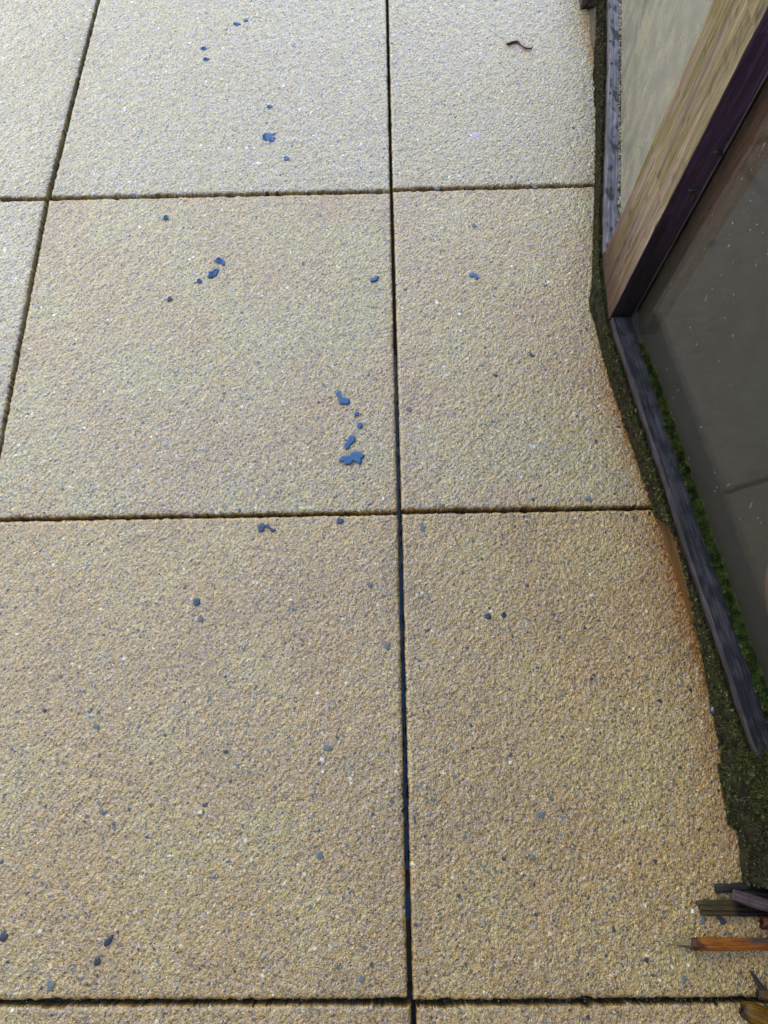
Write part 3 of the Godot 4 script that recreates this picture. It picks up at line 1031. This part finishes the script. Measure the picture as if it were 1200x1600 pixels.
func moss_tufts(gh: Node3D) -> void:
	var tm := tuft_mesh(6, rng)
	var spots := []
	while spots.size() < 34000:
		var z := rng.randf_range(-1.60, 0.134)
		var t := rng.randf_range(0.0, 1.02)
		var b := bare(z)
		if t < b + 0.06: continue
		var thick := nz.get_noise_3d(z * 26.0, t * 2.5, 31.0) + (0.35 if z > -0.34 else 0.0) + (0.40 if z > -0.80 and z < -0.60 else (0.12 if z > -0.60 and z < -0.3 else 0.0)) - (0.22 if z < -0.85 else 0.0)
		if thick + rng.randf_range(-0.25, 0.75) < 0.0: continue
		var p := board_point(z, minf(t, 1.0), 0.0035 + (0.006 if z > 0.0 else 0.0) + rng.randf() * 0.002)
		if t > 0.98 and z > 0.0: p.x += rng.randf() * 0.06
		var v := rng.randf_range(0.45, 1.5)
		var g := clampf(thick * 1.5 + rng.randf() * 0.5, 0.0, 1.0)
		var c := Color(0.050 * v, 0.036 * v, 0.019 * v).lerp(Color(0.050 * v, 0.053 * v, 0.014 * v), g)
		if rng.randf() < 0.10: c = Color(0.16, 0.155, 0.055) * rng.randf_range(0.6, 1.3)
		spots.append([p, Vector3(-1, 0.35, 0.0), rng.randf_range(0.0022, 0.0050), c])
	# the cushion that has grown over the board past the end of the rail
	for k in 15000:
		var z := rng.randf_range(-0.012, 0.132)
		var x := at_foot(z).y + rng.randf_range(-0.016, 0.09)
		var v := rng.randf_range(0.45, 1.6)
		spots.append([Vector3(x, 0.056 - 0.6 * maxf(0.0, at_foot(z).y - x) + nz.get_noise_2d(x * 40.0, z * 40.0) * 0.008, z), Vector3(-0.4, 1, 0), rng.randf_range(0.003, 0.006), Color(0.056 * v, 0.058 * v, 0.015 * v) if rng.randf() < 0.88 else Color(0.17, 0.165, 0.06)])
	for k in 700:      # creeping over the end and the near edge of the lower rail
		var z := rng.randf_range(-0.60, 0.006)
		var f := at_foot(z).y
		var end := smoothstep(-0.05, 0.0, z)
		if rng.randf() > end: continue
		var x := f + rng.randf_range(0.0, 0.030)
		var v := rng.randf_range(0.4, 1.3)
		spots.append([Vector3(x, RAIL_TOP - (0.004 if x < f + 0.002 else 0.0), z), Vector3(-0.5, 1, 0), rng.randf_range(0.002, 0.0042), Color(0.046 * v, 0.048 * v, 0.014 * v)])
	for k in 1100:     # and swallowing its cut end
		var z := rng.randf_range(-0.010, 0.016)
		var x := at_foot(z).y + rng.randf_range(-0.006, 0.034)
		var v := rng.randf_range(0.4, 1.4)
		spots.append([Vector3(x, rng.randf_range(0.046, 0.0585), maxf(z, -0.006)), Vector3(-0.4, 1, 0.3), rng.randf_range(0.0025, 0.0048), Color(0.050 * v, 0.053 * v, 0.014 * v)])
	tufts("moss", gh, tm, spots)
	# the bright green line of moss between lower rail and pane
	spots = []
	while spots.size() < 7000:
		var t := rng.randf()
		var z := lerpf(-0.585, -0.008, t)
		var full := smoothstep(-0.60, -0.53, z) * (0.75 + 0.6 * nz.get_noise_1d(z * 45.0))
		if rng.randf() > full: continue
		var px := lerpf(0.3805, 0.4835, (z + 0.632) / 0.626)      # the pane
		var edge := at_foot(z).y + 0.030
		var across := pow(rng.randf(), 1.4)
		var x := lerpf(px - 0.0025, edge - 0.004 + 0.004 * (1.0 - full), across)
		var y := RAIL_TOP + 0.002 + 0.004 * full * (1.0 - across) + 0.002 * nz.get_noise_1d(z * 90.0)
		var v := rng.randf_range(0.5, 1.6)
		v *= clampf(0.95 + 1.5 * nz.get_noise_2d(z * 70.0, 40.0 + across), 0.3, 2.0)
		spots.append([Vector3(x, y, z), Vector3(-0.35, 1, 0.1), rng.randf_range(0.0028, 0.0056), Color(0.040 * v, 0.060 * v, 0.010 * v)])
	tufts("green_moss_line", gh, tm, spots)
	var rows := []
	for k in 90:
		var zz := lerpf(-0.634, -0.007, k / 89.0)
		var e := at_foot(zz).y + 0.026
		var pp := lerpf(0.3805, 0.4835, (zz + 0.632) / 0.626) - 0.001
		var row := []
		for q in 5: row.append(Vector3(lerpf(e, pp, q / 4.0), RAIL_TOP - 0.001 + 0.0015 * nz.get_noise_2d(zz * 80.0, q), zz))
		rows.append(row)
	put("moss_bed", sheet(rows, [], []), mat(Color(0.022, 0.024, 0.010), 0.9), gh).set_meta("kind", "stuff")


func build_inside() -> void:
	var rows := []
	for i in 60:
		var row := []
		for j in 30:
			var z := -1.7 + 2.0 * i / 59.0
			var t := j / 29.0
			var x := lerpf(at_foot(minf(z, 0.134)).y + 0.035, 1.31, t)
			row.append(Vector3(x, 0.012 + 0.008 * nz.get_noise_2d(x * 14.0, z * 14.0), z))
		rows.append(row)
	var s := put("soil", sheet(rows, [], []), M.soil)
	s.set_meta("kind", "structure")
	var pot := base("clay_pot", Vector3(0.650, 0.006, -0.200))
	tag(pot, "brown clay pot standing behind the dirty lower glass pane", "pot")
	var prof := [[0.0, 0.0], [0.126, 0.0], [0.131, 0.004], [0.134, 0.120], [0.137, 0.122], [0.139, 0.128], [0.140, 0.165], [0.128, 0.168], [0.119, 0.166], [0.115, 0.125], [0.0, 0.120]]
	rows = []
	for q in prof:
		var row := []
		for j in 49: row.append(Vector3(cos(TAU * (j % 48) / 48.0) * q[0], q[1], sin(TAU * (j % 48) / 48.0) * q[0]))
		rows.append(row)
	put("body", sheet(rows, [], [], true, null, Vector3(-1, 0.5, 0)), M.clay, pot)
	var top := CylinderMesh.new()
	top.top_radius = 0.114
	top.bottom_radius = 0.114
	top.height = 0.01
	put("compost", top, M.soil, pot, Vector3(0, 0.133, 0))


# =====================================================================  dark splashes on the slabs

func blob(w: float, h: float, shape: Array) -> Array:
	# shape: outline in units of half the size, from the photograph's look of each spot; empty for a round drop
	var pts := []
	if shape.is_empty():
		return ragged(w, h, 16, 0.16)
	var c := Curve2D.new()
	for k in shape.size() + 1:
		var a: Vector2 = shape[k % shape.size()]
		var p: Vector2 = shape[(k - 1 + shape.size()) % shape.size()]
		var n: Vector2 = shape[(k + 1) % shape.size()]
		var tng := (n - p) * 0.21
		c.add_point(a, -tng, tng)
	for q in 44:
		var v := c.sample_baked(c.get_baked_length() * q / 44.0, true)
		v += Vector2(nz.get_noise_2d(v.x * 4.0, v.y * 4.0), nz.get_noise_2d(v.x * 4.0 + 9.0, v.y * 4.0)) * 0.16 + Vector2(nz.get_noise_2d(v.x * 11.0, v.y * 11.0), nz.get_noise_2d(v.x * 11.0 + 9.0, v.y * 11.0)) * 0.07
		pts.append(Vector2(v.x * w * 0.5, v.y * h * 0.5))
	return pts


func build_splashes() -> void:
	var G := "dark glossy splashes dried on the paving"
	var V := func(a: Array) -> Array:
		var o := []
		for k in range(0, a.size(), 2): o.append(Vector2(a[k], a[k + 1]))
		return o
	var long_: Array = V.call([-1.0, 0.25, -0.75, -0.15, -0.2, -0.45, 0.3, -0.95, 0.8, -0.85, 1.0, -0.35, 0.85, 0.1, 0.8, 0.75, 0.45, 0.7, 0.15, 0.35, -0.1, 0.8, -0.4, 0.95, -0.7, 0.5])
	var hook: Array = V.call([-0.9, -0.95, -0.4, -1.0, -0.25, -0.4, 0.15, 0.0, 0.8, 0.1, 1.0, 0.5, 0.8, 0.95, 0.0, 0.85, -0.45, 0.75, -0.55, 0.1, -0.85, -0.5])
	var pear: Array = V.call([-0.4, -0.4, 0.2, -1.0, 0.85, -0.85, 0.9, -0.1, 0.35, 0.2, -0.1, 0.9, -0.6, 1.0, -0.9, 0.55, -0.5, 0.2])
	var claw: Array = V.call([-1.0, -0.3, -0.5, -0.95, 0.3, -0.9, 0.95, -0.85, 0.6, -0.3, 1.0, 0.25, 0.65, 0.45, 0.9, 0.9, 0.2, 0.8, -0.5, 0.75, -0.95, 0.3])
	var leaf: Array = V.call([-1.0, -0.2, -0.35, -0.95, 0.4, -0.7, 1.0, 0.0, 0.85, 0.95, 0.2, 0.5, -0.4, 0.3])
	var wedge: Array = V.call([-1.0, 0.0, -0.2, -0.4, 0.6, -1.0, 1.0, -0.75, 0.75, 0.0, 0.5, 0.6, -0.3, 0.95, -0.9, 0.85])
	var dash: Array = V.call([-1.0, -0.7, -0.5, -1.0, -0.1, -0.5, 0.3, 0.1, 0.95, 0.5, 0.9, 1.0, 0.2, 0.8, -0.2, 0.1, -0.7, -0.1])
	var list := [
		[-0.0487, -0.4277, 36.3, 22.0, long_, "largest splash, dark blue and lobed, lowest of the string of drops by the long joint"],
		[-0.0520, -0.4541, 17.3, 22.4, pear, "pear-shaped dark blue splash just above the largest one"],
		[-0.0369, -0.4822, 8.7, 9.8, [], "round dark blue drop, lower of the two between the hooked and the pear-shaped splash"],
		[-0.0421, -0.5019, 6.8, 7.7, [], "small round dark blue drop just below the hooked splash"],
		[-0.0642, -0.5298, 21.7, 24.7, hook, "hooked dark blue splash at the top of the string beside the long joint"],
		[-0.2097, -1.0694, 25.6, 21.9, claw, "biggest bright blue splash on the far middle slab, ragged like a claw on its right"],
		[-0.1746, -1.0185, 10.3, 10.6, [], "small blue drop below and right of the claw-edged blue splash"],
		[-0.2131, -1.1461, 10.7, 8.8, [], "faint blue drop above the claw-edged blue splash"],
		[-0.2907, -1.3698, 12.6, 10.0, [], "left one of the pair of blue drops nearest the top edge of the photo"],
		[-0.2738, -1.3808, 10.1, 10.1, [], "right one of the pair of blue drops nearest the top edge of the photo"],
		[-0.3501, -1.3011, 12.4, 9.7, [], "upper one of two blue drops, one over the other, left on the far middle slab"],
		[-0.3424, -1.2711, 12.3, 10.2, [], "lower one of two blue drops, one over the other, left on the far middle slab"],
		[-0.2758, -0.7899, 18.2, 17.3, leaf, "upper right one of the two angular dark blue splashes on the middle slab"],
		[-0.2845, -0.7662, 18.1, 18.3, wedge, "lower left one of the two angular dark blue splashes on the middle slab"],
		[-0.3064, -0.7506, 8.5, 7.8, [], "small black drop just below left of the two angular splashes"],
		[-0.3513, -0.7147, 9.4, 8.9, [], "lone blue-black drop left and well below the two angular splashes"],
		[-0.3765, -0.8841, 8.8, 9.8, [], "lone dark drop near the far edge of the middle slab, left of the angular splashes"],
		[-0.0159, -0.7545, 13.8, 11.7, wedge, "blue splash close to the left of the long joint, level with the angular pair"],
		[0.1489, -0.7597, 14.9, 15.6, leaf, "blue-black splash on the slab right of the long joint"],
		[-0.1762, -0.3177, 10.1, 11.7, [], "rounder left one of two touching black splashes at the near slab's far edge"],
		[-0.1634, -0.3177, 16.5, 10.7, dash, "slanting right one of two touching black splashes at the near slab's far edge"],
		[-0.0636, -0.3284, 9.2, 8.8, [], "black heart-shaped drop tight below the cross joint, left of the long joint"],
		[-0.2585, -0.2094, 9.7, 9.9, [], "round black drop alone on the left of the near middle slab"],
		[0.1419, -0.1898, 8.8, 8.0, [], "left one of two small black drops side by side on the near right slab"],
		[0.1639, -0.1916, 7.0, 7.1, [], "right one of two small black drops side by side on the near right slab"],
		[-0.3225, 0.1931, 9.7, 11.7, wedge, "black chip-like spot, upper of the two at lower left near the bottom joint"],
		[-0.3329, 0.2143, 7.4, 8.3, [], "blue-black spot, lower of the two at lower left near the bottom joint"],
		[-0.4465, 0.1892, 9.0, 9.1, [], "black spot cut by the left edge of the photo near the bottom"]]
	for k in list.size():
		var s: Array = list[k]
		var size: float = maxf(s[2], s[3])
		var o := put("dark_splash", dome(blob(s[2] * 0.00103, s[3] * 0.00103, s[4]), 0.0007 + size * 0.00001, 0.8, 0.0002, k * 3.0), M.splash if k < 19 else M.splash_dull, null, Vector3(s[0], 0.0011, s[1]))
		tag(o, s[5], "splash", G)


# =====================================================================  small things

func build_small_things() -> void:
	# worm on the far right slab
	var c := Curve3D.new()
	for v in [Vector2(0.2364, -1.3085), Vector2(0.2491, -1.3135), Vector2(0.2592, -1.3153), Vector2(0.2655, -1.3064), Vector2(0.2728, -1.2985), Vector2(0.2826, -1.2965), Vector2(0.2885, -1.3025)]:
		c.add_point(Vector3(v.x, 0.0035, v.y))
	var path := []
	var rad := []
	for k in 40:
		path.append(c.sample_baked(c.get_baked_length() * k / 39.0, true))
		rad.append((0.0024 if k < 18 else 0.0017) * minf(1.0, 0.4 + k * 0.2) * minf(1.0, 0.35 + (39 - k) * 0.15))
	var wm := put("worm", stick(path, rad, 0.0004, func(_p, _n): return Color.WHITE), M.worm)
	tag(wm, "thin wavy dark red worm lying on the far right slab", "worm")
	var pt := put("petal", dome(ragged(0.0135, 0.010, 12, 0.3), 0.0012, 0.8, 0.0004), M.petal, null, Vector3(0.1692, 0.0012, -1.0741))
	tag(pt, "tiny pale violet fleck like a petal on the far right slab", "petal")
	# dark round pellet against the base board
	var pel := SphereMesh.new()
	pel.radius = 0.0052
	pel.height = 0.0095
	pel.radial_segments = 24
	pel.rings = 12
	var rows := []
	for i in 15:
		var la := PI * i / 14.0
		var row := []
		for j in 25:
			var lo := TAU * (j % 24) / 24.0
			var r := 0.0054 * (1.0 + 0.10 * nz.get_noise_3d(cos(lo) * 1.2, la, sin(lo) * 1.2))
			row.append(Vector3(sin(la) * cos(lo) * r, cos(la) * r * 0.92, sin(la) * sin(lo) * r * 1.1))
		rows.append(row)
	var pe := put("pellet", sheet(rows, [], [], true, Vector3.ZERO), M.splash_dull, null, Vector3(0.4275, 0.0060, -0.0655))
	tag(pe, "shiny round dark pellet against the mossy base board", "pellet")
	# block at the far end of the base board
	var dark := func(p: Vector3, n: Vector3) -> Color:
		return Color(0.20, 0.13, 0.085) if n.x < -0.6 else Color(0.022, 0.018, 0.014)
	var blk := put("wood_block", beam(along_line(Vector3(0.403, 0.022, -1.62), Vector3(0.4035, 0.022, -1.412), 0.02), rep(Vector3(0.012, 0, 0), 11), rep(Vector3(0, 0.024, 0), 11), 0.002, 0.0006, dark), M.wood)
	tag(blk, "dark wooden block standing on the slab at the far end of the base board", "block")
	# canes and splinters at the lower right
	var G := "canes poking out at the lower right corner"
	# orange cane with a split pale tip
	var cane := base("bamboo_cane", Vector3(0.356, 0.0, 0.195))
	tag(cane, "bright orange-brown cane with a split pale pointed tip", "cane", G)
	var pth := along_line(Vector3(0.0, 0.0078, 0.0), Vector3(0.30, 0.0095, 0.002), 0.006)
	rad = []
	for k in pth.size(): rad.append(0.0066 * (1.0 + 0.05 * sin(k * 0.4)) * (0.94 if k == 0 else 1.0))
	put("shaft", stick(pth, rad, 0.0005, func(p: Vector3, n: Vector3) -> Color:
		var v := 0.85 + 0.5 * nz.get_noise_3d(p.x * 35.0, p.y * 300.0, p.z * 300.0)
		var cc := Color(0.66 * v, 0.21 * v, 0.032 * v)
		if p.x < 0.010 + 0.004 * sin(n.z * 3.0 + 1.0): cc = Color(0.16 * v, 0.055 * v, 0.02 * v)
		return cc.lerp(Color(0.16, 0.10, 0.09), smoothstep(0.062, 0.070, p.x) * smoothstep(-0.1, 0.5, -n.z))), M.wood_wet, cane)
	for k in 4:
		var off := (k - 1.5) * 0.0021
		var tip := along_line(Vector3(0.004, 0.0068, off), Vector3(-0.006 - 0.017 * [0.15, 0.55, 1.0, 0.3][k], 0.0035, off * 0.7 + 0.0012), 0.002)
		rad = []
		for q in tip.size(): rad.append(lerpf(0.0027, 0.0005, float(q) / (tip.size() - 1)))
		put("split_tip", stick(tip, rad, 0.0003, func(p: Vector3, _n): return Color(0.36, 0.27, 0.14) if k < 3 else Color(0.30, 0.17, 0.06)), M.wood, cane)
	# olive-yellow flat cane, its right end dark
	var yc := base("split_cane", Vector3(0.370, 0.0, 0.1585))
	tag(yc, "ridged olive-yellow split cane with a chipped white end, above the orange cane", "cane", G)
	for k in 3:
		pth = along_line(Vector3(0.002 * k, 0.0058 + 0.001 * (k % 2), (k - 1) * 0.0052), Vector3(0.26, 0.009, (k - 1) * 0.0050 + 0.003), 0.006)
		rad = []
		for q in pth.size(): rad.append(0.0034 * (0.75 if q == 0 else 1.0))
		put("strip", stick(pth, rad, 0.0005, func(p: Vector3, n: Vector3) -> Color:
			var v := 0.75 + 0.5 * nz.get_noise_3d(p.x * 40.0, k * 9.0, p.z * 300.0)
			return Color(0.15 * v, 0.115 * v, 0.042 * v).lerp(Color(0.018, 0.014, 0.013), smoothstep(0.040, 0.047, p.x))), M.wood_wet, yc)
	put("white_chip", dome(ragged(0.0075, 0.004, 9, 0.6, -0.5), 0.0025, 0.7, 0.001), M.chip_pale, yc, Vector3(-0.0045, 0.0035, 0.0045))
	# dark stub beside the end of the moss
	var stub := put("dark_stick", stick(along_line(Vector3(0.396, 0.0052, 0.1395), Vector3(0.56, 0.008, 0.132), 0.008), rep(0.0050, 21), 0.0022, func(p: Vector3, n: Vector3) -> Color:
		var v := 0.8 + 0.6 * nz.get_noise_3d(p.x * 50.0, p.y * 200.0, p.z * 200.0)
		return Color(0.070 * v, 0.062 * v, 0.052 * v).lerp(Color(0.01, 0.009, 0.008), smoothstep(0.420, 0.440, p.x))), M.wood_damp)
	tag(stub, "blackish stick stub just below the corner of the moss", "stick", G)
	# purple-brown chip of bark lying across
	var bk := []
	for i in 22:
		var t := i / 21.0
		bk.append(Vector3(0.410 + 0.045 * t, 0.0155 + 0.004 * t, 0.1435 + 0.0135 * t))
	var chip := put("bark_chip", beam(bk, rep(Vector3(-0.0020, 0, 0.0062), 22), rep(Vector3(0, 0.0024, 0), 22), 0.0018, 0.0012, func(p: Vector3, n: Vector3) -> Color:
		var v := 0.85 + 0.5 * nz.get_noise_3d(p.x * 60.0, p.y * 60.0, p.z * 250.0)
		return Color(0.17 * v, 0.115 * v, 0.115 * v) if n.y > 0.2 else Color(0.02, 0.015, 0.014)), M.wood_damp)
	tag(chip, "flat purplish-brown chip of bark lying slantwise over the cane ends", "bark")
	var shadow_bit := put("shadow_piece", beam(along_line(Vector3(0.428, 0.009, 0.150), Vector3(0.56, 0.012, 0.150), 0.01), rep(Vector3(0, 0, 0.010), 14), rep(Vector3(0, 0.006, 0), 14), 0.004, 0.003, func(_p, _n): return Color(0.014, 0.011, 0.010)), M.wood_damp)
	tag(shadow_bit, "black piece added for the shade under the bark chip", "wood")  # near-black bar added as the shadow between the cane ends
	var red := put("red_cane", stick(along_line(Vector3(0.441, 0.012, 0.1735), Vector3(0.58, 0.014, 0.1745), 0.008), rep(0.0068, 18), 0.0018, func(p: Vector3, n: Vector3) -> Color:
		var v := 0.8 + 0.5 * nz.get_noise_3d(p.x * 40.0, p.y * 250.0, p.z * 250.0)
		return Color(0.13 * v, 0.030 * v, 0.010 * v)), M.wood_wet)
	tag(red, "short red-brown cane end at the right edge between the other canes", "cane", G)
	# thick ochre cane at the bottom corner
	pth = along_line(Vector3(0.402, 0.0125, 0.2575), Vector3(0.62, 0.016, 0.338), 0.007)
	rad = []
	for k in pth.size(): rad.append(0.0108 * (0.72 if k == 0 else (0.93 if k == 1 else 1.0)))
	var oc := put("ochre_cane", stick(pth, rad, 0.0007, func(p: Vector3, n: Vector3) -> Color:
		var v := 0.85 + 0.4 * nz.get_noise_3d(p.x * 30.0, p.y * 200.0, p.z * 200.0)
		return Color(0.36 * v, 0.18 * v, 0.02 * v).lerp(Color(0.06, 0.03, 0.012), 1.0 - smoothstep(0.401, 0.409, p.x))), M.wood_wet)
	tag(oc, "thick ochre-yellow cane with a rounded end across the bottom joint", "cane", G)
	var sc := put("short_cane", stick(along_line(Vector3(0.423, 0.010, 0.2445), Vector3(0.58, 0.013, 0.250), 0.008), rep(0.0054, 20), 0.0006, func(p: Vector3, n: Vector3) -> Color:
		return Color(0.20, 0.12, 0.030).lerp(Color(0.05, 0.03, 0.015), 1.0 - smoothstep(0.423, 0.428, p.x))), M.wood_wet)
	tag(sc, "thin brown cane end just above the thick ochre cane", "cane", G)
	var sp := base("splinter", Vector3(0.421, 0.004, 0.225))
	tag(sp, "dark slate-like splinter standing up above the thin cane end", "splinter")
	var st := []
	for i in 12:
		var t := i / 11.0
		st.append(Vector3(-0.001 + 0.012 * t, 0.004 + 0.002 * t, -0.003 + 0.022 * t))
	var half := []
	for i in 12: half.append(Vector3(0.0004 + 0.0040 * i / 11.0, 0, -0.001))
	put("shard", beam(st, half, rep(Vector3(0, 0.0016, 0), 12), 0.0008, 0.0006, func(_p, _n): return Color(0.055, 0.048, 0.052)), M.wood_damp, sp)


func rep(v: Variant, n: int) -> Array:
	var a := []
	for k in n: a.append(v)
	return a
